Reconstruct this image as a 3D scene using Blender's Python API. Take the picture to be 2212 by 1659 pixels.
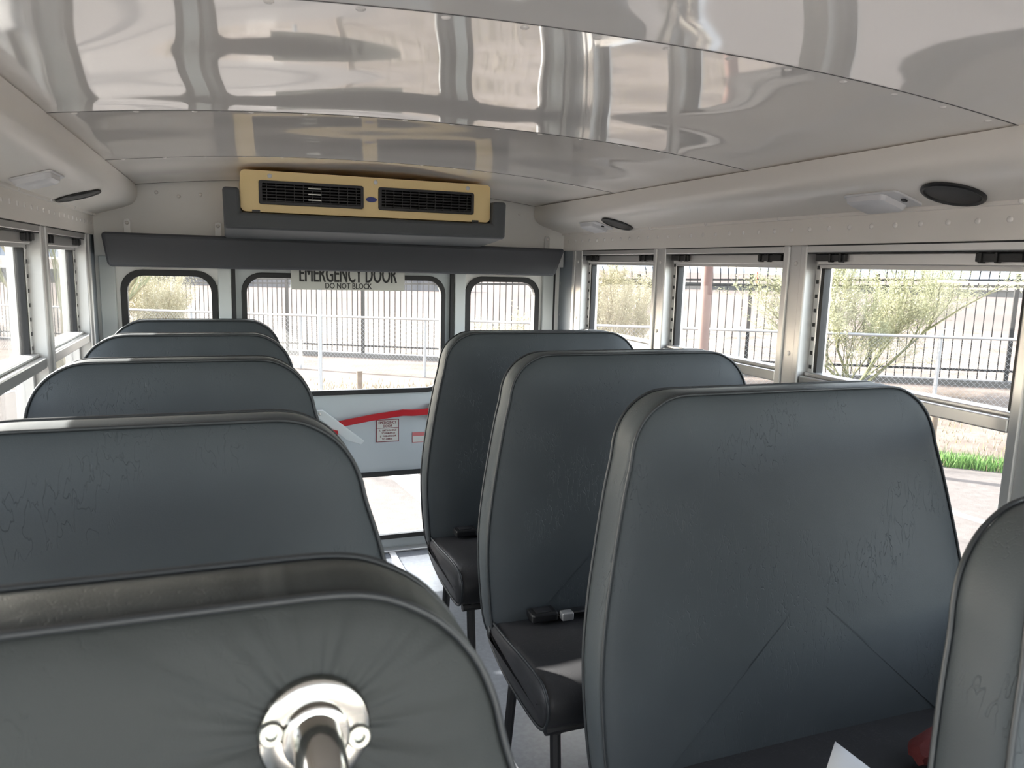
import bpy, bmesh, math, random
from mathutils import Vector, Matrix
from mathutils.geometry import tessellate_polygon

for o in list(bpy.data.objects): bpy.data.objects.remove(o)
scene = bpy.context.scene
COL = scene.collection

# ------------------------------------------------------------------ camera
FPX = 1630.5                                   # focal length in pixels of the 2212 px wide frame
VR, VX = (492.0, 559.0), (5500.0, 690.0)       # vanishing points of the bus' length and width
CX, CY = 1106.0, 829.5
a = Vector((VR[0]-CX, VR[1]-CY)); b = Vector((VX[0]-CX, VX[1]-CY))
FPX = math.sqrt(-(a.dot(b)))
axY = Vector((a.x, a.y, FPX)).normalized()
axX = Vector((b.x, b.y, FPX)).normalized()
axZ = -(axY.cross(axX)).normalized()
if axZ.y > 0: axZ = -axZ
EYE = Vector((-0.54, 0.0, 1.42))
def cam2world(v): return Vector((axX.dot(v), axY.dot(v), axZ.dot(v)))
right, down, fwd = (cam2world(Vector(v)) for v in ((1,0,0),(0,1,0),(0,0,1)))
cd = bpy.data.cameras.new('camera'); cam = bpy.data.objects.new('camera', cd); COL.objects.link(cam)
cam.matrix_world = Matrix(((right.x, -down.x, -fwd.x, EYE.x), (right.y, -down.y, -fwd.y, EYE.y),
                           (right.z, -down.z, -fwd.z, EYE.z), (0,0,0,1)))
cd.sensor_width = 36.0; cd.sensor_fit = 'HORIZONTAL'; cd.lens = FPX/2212*36.0
cd.clip_start = 0.02; cd.clip_end = 3000
cd.dof.use_dof = True; cd.dof.focus_distance = 2.8; cd.dof.aperture_fstop = 11
scene.camera = cam
def at(px, py, depth):                          # a place seen at a pixel of the photo, depth metres ahead
    return EYE + cam2world(Vector(((px-CX)/FPX, (py-CY)/FPX, 1.0))*depth)
def horizon(px): return VR[1] + (VX[1]-VR[1])/(VX[0]-VR[0])*(px-VR[0])

# ------------------------------------------------------------------ world, sun, exposure
SUN_TO = Vector((-1.0, 1.06, 0.685)).normalized()
w = bpy.data.worlds.new('sky'); scene.world = w; w.use_nodes = True
nt = w.node_tree; nt.nodes.clear()
sky = nt.nodes.new('ShaderNodeTexSky'); sky.sky_type = 'NISHITA'; sky.sun_disc = False
sky.sun_elevation = math.asin(SUN_TO.z); sky.sun_rotation = math.atan2(SUN_TO.x, SUN_TO.y)
sky.altitude = 350; sky.air_density = 1.0; sky.dust_density = 2.0; sky.ozone_density = 1.0
bg = nt.nodes.new('ShaderNodeBackground'); bg.inputs['Strength'].default_value = 0.24
wo = nt.nodes.new('ShaderNodeOutputWorld')
hz = nt.nodes.new('ShaderNodeHueSaturation'); hz.inputs['Saturation'].default_value = 0.5      # thin bright haze
tn = nt.nodes.new('ShaderNodeMixRGB'); tn.blend_type = 'MULTIPLY'; tn.inputs[0].default_value = 1.0; tn.inputs[2].default_value = (1.0, 0.965, 0.92, 1)
nt.links.new(sky.outputs[0], hz.inputs['Color']); nt.links.new(hz.outputs[0], tn.inputs[1]); nt.links.new(tn.outputs[0], bg.inputs[0]); nt.links.new(bg.outputs[0], wo.inputs[0])
sl = bpy.data.lights.new('sun', 'SUN'); sl.energy = 4.8; sl.angle = math.radians(0.6); sl.color = (1.0, 0.95, 0.88)
so = bpy.data.objects.new('sun', sl); COL.objects.link(so)
so.rotation_euler = (-SUN_TO).to_track_quat('-Z', 'Y').to_euler(); so.location = (-20, 10, 14)
vs = scene.view_settings
vs.view_transform = 'Standard'; vs.look = 'None'; vs.gamma = 1.0; vs.use_curve_mapping = False
vs.exposure = 2.95
cy = scene.cycles
cy.use_denoising = True; cy.max_bounces = 16; cy.diffuse_bounces = 10; cy.glossy_bounces = 6
cy.transmission_bounces = 8; cy.transparent_max_bounces = 24
cy.sample_clamp_indirect = 8.0; cy.caustics_reflective = False; cy.caustics_refractive = False

# ------------------------------------------------------------------ materials
MATS = {}
def mat(name, color, rough=0.5, metal=0.0, spec=0.5, bump=None, vary=None, coat=0.0, alpha_scale=None):
    m = bpy.data.materials.new(name); m.use_nodes = True
    n = m.node_tree.nodes; L = m.node_tree.links
    p = n['Principled BSDF']
    p.inputs['Base Color'].default_value = (*color, 1); p.inputs['Roughness'].default_value = rough
    p.inputs['Metallic'].default_value = metal; p.inputs['Specular IOR Level'].default_value = spec
    p.inputs['Coat Weight'].default_value = coat; p.inputs['Coat Roughness'].default_value = 0.05
    tc = n.new('ShaderNodeTexCoord')
    if vary:                                    # (scale, other colour, lo, hi): blotches of a second colour
        tx = n.new('ShaderNodeTexNoise'); tx.inputs['Scale'].default_value = vary[0]; tx.inputs['Detail'].default_value = 6
        L.new(tc.outputs['Object'], tx.inputs['Vector'])
        r = n.new('ShaderNodeValToRGB'); r.color_ramp.elements[0].position = vary[2]; r.color_ramp.elements[1].position = vary[3]
        r.color_ramp.elements[0].color = (*color, 1); r.color_ramp.elements[1].color = (*vary[1], 1)
        L.new(tx.outputs['Fac'], r.inputs['Fac']); L.new(r.outputs[0], p.inputs['Base Color'])
    if bump:                                    # (scale, strength, distance)
        tx = n.new('ShaderNodeTexNoise'); tx.inputs['Scale'].default_value = bump[0]; tx.inputs['Detail'].default_value = 4
        L.new(tc.outputs['Object'], tx.inputs['Vector'])
        bp = n.new('ShaderNodeBump'); bp.inputs['Strength'].default_value = bump[1]; bp.inputs['Distance'].default_value = bump[2]
        L.new(tx.outputs['Fac'], bp.inputs['Height']); L.new(bp.outputs[0], p.inputs['Normal'])
    MATS[name] = m
    return m
def vinyl(name, color, rough, creases=1.0, pucker=None):
    """upholstery vinyl: fine grain plus short stretched creases"""
    m = mat(name, color, rough, spec=0.24)
    n = m.node_tree.nodes; L = m.node_tree.links; p = n['Principled BSDF']
    tc = n.new('ShaderNodeTexCoord')
    mp = n.new('ShaderNodeMapping'); mp.inputs['Scale'].default_value = (46, 46, 9); mp.inputs['Rotation'].default_value = (0, math.radians(22), 0)
    L.new(tc.outputs['Object'], mp.inputs['Vector'])
    cr = n.new('ShaderNodeTexNoise'); cr.inputs['Scale'].default_value = 1.6; cr.inputs['Detail'].default_value = 2; cr.inputs['Distortion'].default_value = 0.5
    L.new(mp.outputs[0], cr.inputs['Vector'])
    rp = n.new('ShaderNodeValToRGB'); e = rp.color_ramp.elements
    e[0].position = 0.485; e[0].color = (1,1,1,1); e[1].position = 0.515; e[1].color = (1,1,1,1)
    k = rp.color_ramp.elements.new(0.5); k.color = (0,0,0,1)
    L.new(cr.outputs['Fac'], rp.inputs['Fac'])
    big = n.new('ShaderNodeTexNoise'); big.inputs['Scale'].default_value = 7.0; big.inputs['Detail'].default_value = 2
    L.new(tc.outputs['Object'], big.inputs['Vector'])
    mk = n.new('ShaderNodeMapRange'); mk.inputs['From Min'].default_value = 0.50; mk.inputs['From Max'].default_value = 0.62
    L.new(big.outputs['Fac'], mk.inputs['Value'])
    mx = n.new('ShaderNodeMath'); mx.operation = 'SUBTRACT'; mx.inputs[0].default_value = 1.0
    L.new(rp.outputs[0], mx.inputs[1])
    ml = n.new('ShaderNodeMath'); ml.operation = 'MULTIPLY'; L.new(mx.outputs[0], ml.inputs[0]); L.new(mk.outputs[0], ml.inputs[1])
    gr = n.new('ShaderNodeTexVoronoi'); gr.inputs['Scale'].default_value = 520.0
    L.new(tc.outputs['Object'], gr.inputs['Vector'])
    b1 = n.new('ShaderNodeBump'); b1.inputs['Strength'].default_value = 0.16; b1.inputs['Distance'].default_value = 0.0006
    L.new(gr.outputs['Distance'], b1.inputs['Height'])
    b2 = n.new('ShaderNodeBump'); b2.invert = True; b2.inputs['Strength'].default_value = 0.6*creases; b2.inputs['Distance'].default_value = 0.0016
    L.new(ml.outputs[0], b2.inputs['Height']); L.new(b1.outputs[0], b2.inputs['Normal'])
    wv = n.new('ShaderNodeBump'); wv.inputs['Strength'].default_value = 0.25; wv.inputs['Distance'].default_value = 0.012
    L.new(big.outputs['Fac'], wv.inputs['Height']); L.new(b2.outputs[0], wv.inputs['Normal'])
    L.new(wv.outputs[0], p.inputs['Normal'])
    if pucker:                                  # folds pulled towards a screwed-on flange at (x, z)
        sx = n.new('ShaderNodeSeparateXYZ'); L.new(tc.outputs['Object'], sx.inputs[0])
        def mth(op, a_, b_=None):
            q = n.new('ShaderNodeMath'); q.operation = op
            for i_, v_ in enumerate((a_, b_)):
                if v_ is None: continue
                if isinstance(v_, (int, float)): q.inputs[i_].default_value = v_
                else: L.new(v_, q.inputs[i_])
            return q.outputs[0]
        dx = mth('SUBTRACT', sx.outputs[0], pucker[0]); dz = mth('SUBTRACT', sx.outputs[2], pucker[1])
        an = mth('ARCTAN2', dz, dx); rr = mth('SQRT', mth('ADD', mth('MULTIPLY', dx, dx), mth('MULTIPLY', dz, dz)))
        cb = n.new('ShaderNodeCombineXYZ'); L.new(mth('MULTIPLY', an, 2.0), cb.inputs[0]); L.new(mth('MULTIPLY', rr, 5.0), cb.inputs[1])
        pn = n.new('ShaderNodeTexNoise'); pn.inputs['Scale'].default_value = 1.5; pn.inputs['Detail'].default_value = 1.5; L.new(cb.outputs[0], pn.inputs['Vector'])
        fade = mth('POWER', 2.718, mth('MULTIPLY', rr, -11.0))
        pb = n.new('ShaderNodeBump'); pb.inputs['Strength'].default_value = 0.6; pb.inputs['Distance'].default_value = 0.024
        L.new(mth('MULTIPLY', pn.outputs['Fac'], fade), pb.inputs['Height']); L.new(wv.outputs[0], pb.inputs['Normal']); L.new(pb.outputs[0], p.inputs['Normal'])
    # slight scuffing of the colour
    hs = n.new('ShaderNodeMixRGB'); hs.inputs[1].default_value = (*color, 1); hs.inputs[2].default_value = (*(c*1.35 for c in color), 1)
    L.new(big.outputs['Fac'], hs.inputs[0]); L.new(hs.outputs[0], p.inputs['Base Color'])
    return m
def glass(name, tint, refl_ior=1.45, dirt=0.02):
    m = bpy.data.materials.new(name); m.use_nodes = True
    n = m.node_tree.nodes; L = m.node_tree.links; n.clear()
    o = n.new('ShaderNodeOutputMaterial'); tr = n.new('ShaderNodeBsdfTransparent'); tr.inputs[0].default_value = (*tint, 1)
    gl = n.new('ShaderNodeBsdfGlossy'); gl.inputs['Roughness'].default_value = 0.0
    lw = n.new('ShaderNodeLayerWeight'); pw = n.new('ShaderNodeMath'); pw.operation = 'POWER'; pw.inputs[1].default_value = 5.0
    L.new(lw.outputs['Facing'], pw.inputs[0])
    fr = n.new('ShaderNodeMath'); fr.operation = 'MULTIPLY_ADD'; fr.inputs[1].default_value = 0.96; fr.inputs[2].default_value = 0.035
    L.new(pw.outputs[0], fr.inputs[0]); lw.inputs['Blend'].default_value = 0.5
    mx = n.new('ShaderNodeMixShader'); L.new(fr.outputs[0], mx.inputs[0]); L.new(tr.outputs[0], mx.inputs[1]); L.new(gl.outputs[0], mx.inputs[2])
    df = n.new('ShaderNodeBsdfDiffuse'); df.inputs[0].default_value = (0.8, 0.78, 0.74, 1)
    tl = n.new('ShaderNodeBsdfTranslucent'); tl.inputs[0].default_value = (0.8, 0.78, 0.74, 1)
    ad = n.new('ShaderNodeMixShader'); ad.inputs[0].default_value = 0.5; L.new(df.outputs[0], ad.inputs[1]); L.new(tl.outputs[0], ad.inputs[2])
    m2 = n.new('ShaderNodeMixShader'); m2.inputs[0].default_value = dirt; L.new(mx.outputs[0], m2.inputs[1]); L.new(ad.outputs[0], m2.inputs[2])
    L.new(m2.outputs[0], o.inputs[0]); MATS[name] = m
    return m
CEIL = mat('ceiling enamel', (0.89, 0.86, 0.83), 0.04, spec=0.5)
JOINT = mat('joint sealant', (0.10, 0.098, 0.095), 0.7)
COVE = mat('cove laminate', (0.89, 0.85, 0.80), 0.32, bump=(60, 0.04, 0.001))
WHITE = mat('white panel enamel', (0.92, 0.91, 0.89), 0.28)
POST = mat('rear post enamel', (0.63, 0.66, 0.66), 0.3)
DOORM = mat('door enamel', (0.50, 0.54, 0.555), 0.3)
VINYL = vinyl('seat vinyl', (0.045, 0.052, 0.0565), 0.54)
VINYL_L = vinyl('barrier vinyl', (0.030, 0.033, 0.0325), 0.54, 0.5, pucker=(0.161, 1.104))
PIPE = mat('vinyl piping', (0.024, 0.027, 0.030), 0.45)
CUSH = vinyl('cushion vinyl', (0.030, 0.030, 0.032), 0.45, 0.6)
PADM = mat('header pad vinyl', (0.062, 0.066, 0.076), 0.62, bump=(700, 0.15, 0.0006))
TRAYM = mat('cradle pad vinyl', (0.072, 0.078, 0.084), 0.6, bump=(500, 0.15, 0.0006))
CREAM = mat('cream plastic', (0.93, 0.72, 0.36), 0.4)
BLACKP = mat('black plastic', (0.012, 0.012, 0.013), 0.4)
RUBBER = mat('black rubber', (0.014, 0.014, 0.015), 0.55)
ALU = mat('aluminium', (0.68, 0.67, 0.66), 0.36, metal=0.75, bump=(40, 0.03, 0.001))
ALUP = mat('aluminium pillar', (0.62, 0.615, 0.61), 0.42, metal=0.55)
STEEL = mat('bright steel', (0.46, 0.445, 0.415), 0.17, metal=1.0)
SCREW = mat('zinc screw', (0.40, 0.41, 0.38), 0.3, metal=0.9)
GREYTEX = mat('grey side panel', (0.27, 0.30, 0.33), 0.55, bump=(220, 0.25, 0.0015))
FLOORM = mat('floor vinyl', (0.085, 0.093, 0.108), 0.36, bump=(160, 0.10, 0.001), vary=(60, (0.11, 0.12, 0.135), 0.4, 0.65))
REDM = mat('red enamel', (0.42, 0.008, 0.016), 0.35)
SIGNM = mat('sign white', (0.60, 0.60, 0.56), 0.45)
INK = mat('black ink', (0.012, 0.012, 0.012), 0.5)
REDINK = mat('red ink', (0.20, 0.02, 0.03), 0.5)
PINKINK = mat('faded red ink', (0.55, 0.16, 0.16), 0.5)
PLATEW = mat('white plastic', (0.74, 0.74, 0.76), 0.35)
BLUEB = mat('blue badge', (0.015, 0.03, 0.20), 0.3)
DARKST = mat('dark painted steel', (0.02, 0.02, 0.022), 0.5)
PAPER = mat('paper', (0.72, 0.72, 0.72), 0.7)
REDCLOTH = mat('red cloth', (0.075, 0.005, 0.004), 0.8, bump=(90, 0.5, 0.004))
GLASS = glass('window glass', (0.98, 0.988, 0.985), dirt=0.008)
# outdoors
ASPH = mat('asphalt', (0.098, 0.088, 0.083), 0.95, spec=0.04, vary=(14, (0.118, 0.107, 0.101), 0.35, 0.7), bump=(90, 0.3, 0.01))
GRAVEL = mat('desert gravel', (0.140, 0.117, 0.103), 0.95, spec=0.05, vary=(0.9, (0.085, 0.068, 0.055), 0.45, 0.72), bump=(6, 0.4, 0.05))
FARG = mat('far desert', (0.108, 0.086, 0.079), 0.95, spec=0.05, vary=(0.05, (0.08, 0.066, 0.061), 0.4, 0.65))
PAINT = mat('road paint', (0.30, 0.295, 0.285), 0.7)
CONC = mat('concrete', (0.085, 0.081, 0.077), 0.85, vary=(3, (0.068, 0.065, 0.062), 0.4, 0.7))
FENCEB = mat('black fence paint', (0.012, 0.0115, 0.012), 0.5, spec=0.3)
GALV = mat('galvanised steel', (0.30, 0.305, 0.315), 0.5, metal=0.5)
RUST = mat('brown pole paint', (0.10, 0.050, 0.040), 0.6, vary=(5, (0.125, 0.07, 0.055), 0.4, 0.7))
WOOD = mat('weathered wood', (0.15, 0.11, 0.08), 0.85, vary=(9, (0.10, 0.07, 0.05), 0.4, 0.7))
BARK = mat('green bark', (0.12, 0.12, 0.05), 0.8, vary=(8, (0.08, 0.085, 0.035), 0.4, 0.7))
BARK2 = mat('pale trunk bark', (0.19, 0.16, 0.085), 0.85, vary=(8, (0.12, 0.10, 0.055), 0.4, 0.7))
TWIG = mat('yellow green twigs', (0.23, 0.23, 0.13), 0.8)
TWIG2 = mat('straw twigs', (0.30, 0.27, 0.165), 0.8)
GRASSM = mat('grass blades', (0.075, 0.16, 0.03), 0.7)
DRYG = mat('dry grass blades', (0.19, 0.155, 0.085), 0.8)
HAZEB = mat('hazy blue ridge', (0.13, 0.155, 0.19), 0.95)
BLDG = mat('grey wall far', (0.07, 0.07, 0.078), 0.8)

# ------------------------------------------------------------------ helpers
def link(o, parent=None):
    COL.objects.link(o)
    if parent is not None: o.parent = parent
    return o
def tag(o, label, cat=None, group=None, kind=None):
    if label: o['label'] = label
    if cat: o['category'] = cat
    if group: o['group'] = group
    if kind: o['kind'] = kind
    return o
def empty(name, loc=(0,0,0), rz=0.0, parent=None):
    o = bpy.data.objects.new(name, None); o.location = loc; o.rotation_euler = (0,0,rz); o.empty_display_size = 0.1
    return link(o, parent)
class MB:
    def __init__(s): s.v = []; s.f = []
    def add(s, verts, faces):
        k = len(s.v); s.v += [tuple(p) for p in verts]; s.f += [tuple(i+k for i in f) for f in faces]; return s
    def box(s, x0, x1, y0, y1, z0, z1):
        x0,x1 = sorted((x0,x1)); y0,y1 = sorted((y0,y1)); z0,z1 = sorted((z0,z1))
        return s.add([(x0,y0,z0),(x1,y0,z0),(x1,y1,z0),(x0,y1,z0),(x0,y0,z1),(x1,y0,z1),(x1,y1,z1),(x0,y1,z1)],
                     [(0,3,2,1),(4,5,6,7),(0,1,5,4),(1,2,6,5),(2,3,7,6),(3,0,4,7)])
    def tube(s, pts, rad, n=8, caps=True, closed=False):
        pts = [Vector(p) for p in pts]; m = len(pts)
        if not hasattr(rad, '__len__'): rad = [rad]*m
        vs = []; fs = []; up = None
        for i, p in enumerate(pts):
            if closed: t = pts[(i+1)%m]-pts[i-1]
            else: t = pts[min(i+1,m-1)]-pts[max(i-1,0)]
            t.normalize()
            if up is None:
                up = Vector((0,0,1)) if abs(t.z) < 0.9 else Vector((0,1,0))
            side = t.cross(up)
            if side.length < 1e-5: side = t.orthogonal()
            side.normalize(); up = side.cross(t).normalized()
            for k in range(n):
                a_ = 2*math.pi*k/n
                vs.append(p + (side*math.cos(a_)+up*math.sin(a_))*rad[i])
        for i in range(m if closed else m-1):
            j = (i+1) % m
            for k in range(n):
                q = (k+1) % n
                fs.append((i*n+k, i*n+q, j*n+q, j*n+k))
        if caps and not closed:
            fs.append(tuple(range(n-1,-1,-1))); fs.append(tuple((m-1)*n+k for k in range(n)))
        return s.add(vs, fs)
    def loft(s, rings, cap0=True, cap1=True):
        n = len(rings[0]); vs = [p for r in rings for p in r]; fs = []
        for i in range(len(rings)-1):
            for k in range(n):
                q = (k+1) % n
                fs.append((i*n+k, i*n+q, (i+1)*n+q, (i+1)*n+k))
        if cap0: fs.append(tuple(range(n-1,-1,-1)))
        if cap1: fs.append(tuple((len(rings)-1)*n+k for k in range(n)))
        return s.add(vs, fs)
    def mesh(s, name, material=None, smooth=False, bevel=0.0, seg=2):
        me = bpy.data.meshes.new(name); me.from_pydata(s.v, [], s.f)
        bm = bmesh.new(); bm.from_mesh(me)
        bmesh.ops.recalc_face_normals(bm, faces=bm.faces)
        if bevel > 0:
            es = [e for e in bm.edges if len(e.link_faces) == 2 and e.calc_face_angle(0) > 0.6]
            bmesh.ops.bevel(bm, geom=es, offset=bevel, segments=seg, profile=0.5, affect='EDGES', clamp_overlap=True)
        bm.to_mesh(me); bm.free()
        if smooth:
            for p in me.polygons: p.use_smooth = True
            try: me.set_sharp_from_angle(angle=math.radians(38 if smooth is True else smooth))
            except Exception: pass
        if material: me.materials.append(material)
        return me
    def build(s, name, material, parent=None, smooth=False, bevel=0.0, seg=2):
        return link(bpy.data.objects.new(name, s.mesh(name, material, smooth, bevel, seg)), parent)
def copy_tree(o, parent=None):
    c = o.copy(); COL.objects.link(c); c.parent = parent
    for ch in list(o.children): copy_tree(ch, c)
    return c
def rrect(x0, x1, z0, z1, r, n=6):
    pts = []
    for cx_, cz_, a0 in ((x1-r,z0+r,-90),(x1-r,z1-r,0),(x0+r,z1-r,90),(x0+r,z0+r,180)):
        for i in range(n+1):
            t = math.radians(a0+90*i/n); pts.append((cx_+r*math.cos(t), cz_+r*math.sin(t)))
    return pts
def plate(mb, outer, holes, w0, w1, fn):
    """a flat plate between w0 and w1 with holes; fn(u, v, w) -> world"""
    loops = [outer]+holes
    tri = tessellate_polygon([[Vector((u,v,0)) for u,v in l] for l in loops])
    flat = [p for l in loops for p in l]; n = len(flat)
    vs = [fn(u,v,w0) for u,v in flat]+[fn(u,v,w1) for u,v in flat]
    fs = [tuple(t) for t in tri]+[tuple(i+n for i in reversed(t)) for t in tri]
    k = 0
    for l in loops:
        m = len(l)
        for i in range(m):
            j = (i+1) % m
            fs.append((k+i, k+j, k+j+n, k+i+n))
        k += m
    return mb.add(vs, fs)
XZ = lambda u, v, w_: (u, w_, v)
def inset(poly, d):
    """offset a closed polygon inwards by d (positive) along averaged normals; poly counter-clockwise"""
    n = len(poly); out = []
    for i in range(n):
        p0, p, p1 = Vector(poly[i-1]), Vector(poly[i]), Vector(poly[(i+1)%n])
        a_ = (p-p0); b_ = (p1-p)
        if a_.length < 1e-9: a_ = b_
        if b_.length < 1e-9: b_ = a_
        a_.normalize(); b_.normalize()
        na, nb = Vector((-a_.y, a_.x)), Vector((-b_.y, b_.x))
        m = (na+nb)
        m = m.normalized() if m.length > 1e-6 else na
        c = max(0.55, m.dot(na))
        out.append(tuple(p+m*(d/c)))
    return out
def text_mesh(body, size, xscale, name, material, align='CENTER', extrude=0.0004, bold=0.0):
    cu = bpy.data.curves.new('lettering_source', 'FONT'); cu.body = body; cu.size = size; cu.align_x = align
    cu.extrude = extrude; cu.resolution_u = 3; cu.offset = bold
    o = bpy.data.objects.new('lettering_source', cu); COL.objects.link(o)
    dg = bpy.context.evaluated_depsgraph_get(); dg.update()
    me = bpy.data.meshes.new_from_object(o.evaluated_get(dg)); me.name = name
    bpy.data.objects.remove(o); bpy.data.curves.remove(cu)
    for v in me.vertices: v.co.x *= xscale
    me.materials.clear(); me.materials.append(material)
    return me
def place_text(body, cap, width, centre, name, material, parent, bold=False):
    """text on the rear wall facing the front of the bus (-Y): cap height and total width in metres"""
    me = text_mesh(body, 1.0, 1.0, name, material, bold=0.0)
    xs = [v.co.x for v in me.vertices]; ys = [v.co.y for v in me.vertices]
    sx = width/(max(xs)-min(xs)); sy = cap/(max(ys)-min(ys))
    mx, my = (max(xs)+min(xs))/2, (max(ys)+min(ys))/2
    for v in me.vertices: v.co = Vector(((v.co.x-mx)*sx, -v.co.z*1.0, (v.co.y-my)*sy))
    wgt = cap*0.020                              # heavier strokes: the same letters laid again a hair to each side
    bm = bmesh.new()
    for dx, dy in ((0,0),(-wgt,0.0001),(wgt,0.0002)):
        k = len(bm.verts); bm.from_mesh(me); bm.verts.ensure_lookup_table()
        for v in bm.verts[k:]: v.co.x += dx; v.co.y -= dy
    bm.to_mesh(me); bm.free()
    o = link(bpy.data.objects.new(name, me), parent); o.location = centre
    return o

# ------------------------------------------------------------------ bus shell
Y0, Y1 = -1.45, 3.60
def arch(x): return 1.768-0.056*(abs(x)/0.9)**2.2
roof_shell = MB()  # unseen outer roof shell, added to keep sky light out; carries the ceiling panels
xs_ = [-1.15+2.3*i/24 for i in range(25)]
prof = [(x, 1.80+0.05*(1-(x/1.15)**2)) for x in xs_]
ring = [(x, z) for x, z in prof]+[(1.15,1.50),(1.12,1.50),(1.12,1.775)]+[(x, z-0.03) for x, z in reversed(prof[1:-1])]+[(-1.12,1.775),(-1.12,1.50),(-1.15,1.50)]
roof_shell.loft([[(x,Y0-0.02,z) for x,z in ring],[(x,Y1+0.03,z) for x,z in ring]])
ceiling = roof_shell.build('ceiling', WHITE)
tag(ceiling, 'arched glossy off-white metal ceiling of riveted cross panels below an unseen outer roof shell', kind='structure')
SEAMS = [-1.40, -0.545, 0.265, 1.075, 1.885, 2.70, 3.52]
random.seed(4)
for i in range(len(SEAMS)-1):
    ya, yb = SEAMS[i]-0.010, SEAMS[i+1]
    nx, ny = 72, 22; mb = MB(); vs = []; ph = [random.uniform(0, 6.28) for _ in range(8)]
    for j in range(ny+1):
        t = j/ny; y = ya+(yb-ya)*t
        for k in range(nx+1):
            x = -0.955+1.91*k/nx
            lap = -0.0022*max(0.0, 1-abs(1-t)/0.06)                   # rear edge laps under its neighbour
            bow = 0.0052*math.sin(math.pi*min(1, t*1.02))**1.1*(1-(abs(x)/0.955)**6)            # panel bows up between its seams
            wav = 1.35*math.sqrt(max(0.0, math.sin(math.pi*t)))*(0.0016*math.sin(5.3*x+ph[0]+1.7*math.sin(3*y+ph[1]))*math.sin(math.pi*t)+0.0010*math.sin(11*x+ph[2])*math.sin(9*y+ph[3])+0.0007*math.sin(2*math.pi*t*2+ph[4]+3*x))*(1-(abs(x)/0.955)**8)
            vs.append((x, y, arch(x)+bow+wav+lap))
    fs = [(j*(nx+1)+k, j*(nx+1)+k+1, (j+1)*(nx+1)+k+1, (j+1)*(nx+1)+k) for j in range(ny) for k in range(nx)]
    mb.add(vs, fs)
    o = mb.build('ceiling_panel', CEIL, ceiling, smooth=60)
    if i < len(SEAMS)-1:                                                  # thin dark joint behind the rear edge
        jb = MB(); q_ = [-0.95+1.9*k/40 for k in range(41)]; yj = SEAMS[i+1]
        jb.add([(x, yy, arch(x)+zz) for yy, zz in ((yj-0.0004,-0.0032),(yj+0.0026,-0.0028),(yj+0.0026,0.003),(yj-0.0004,0.003)) for x in q_],
               [(r*41+k, r*41+k+1, ((r+1) % 4)*41+k+1, ((r+1) % 4)*41+k) for r in range(4) for k in range(40)])
        jb.build('panel_joint', JOINT, ceiling)
rv = MB(); 
rings = [[(r*math.cos(2*math.pi*k/10), r*math.sin(2*math.pi*k/10), z) for k in range(10)] for r, z in ((0.0075,0.0005),(0.0072,-0.0012),(0.005,-0.0028),(0.0018,-0.0034))]
rv.loft(rings); RIVET = rv.mesh('rivet', CEIL, smooth=60)
for y in SEAMS[2:-1]:
    for k in range(15):
        x = -0.84+1.68*k/14
        o = link(bpy.data.objects.new('rivet', RIVET), ceiling); o.location = (x, y+0.028, arch(x)+0.0015)

# floor
fl = MB(); fl.box(-1.12, 1.12, Y0, Y1+0.02, -0.06, 0.0)
floor = fl.build('floor', FLOORM); tag(floor, 'blue-grey vinyl bus floor along the aisle', kind='structure')
MB().box(0.165, 0.195, 1.2, 3.55, 0.0, 0.006).build('aisle_strip', ALU, floor, bevel=0.002)
MB().box(-0.50, 0.47, 3.545, 3.60, 0.0, 0.009).build('threshold_strip', ALU, floor, bevel=0.002)

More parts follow.
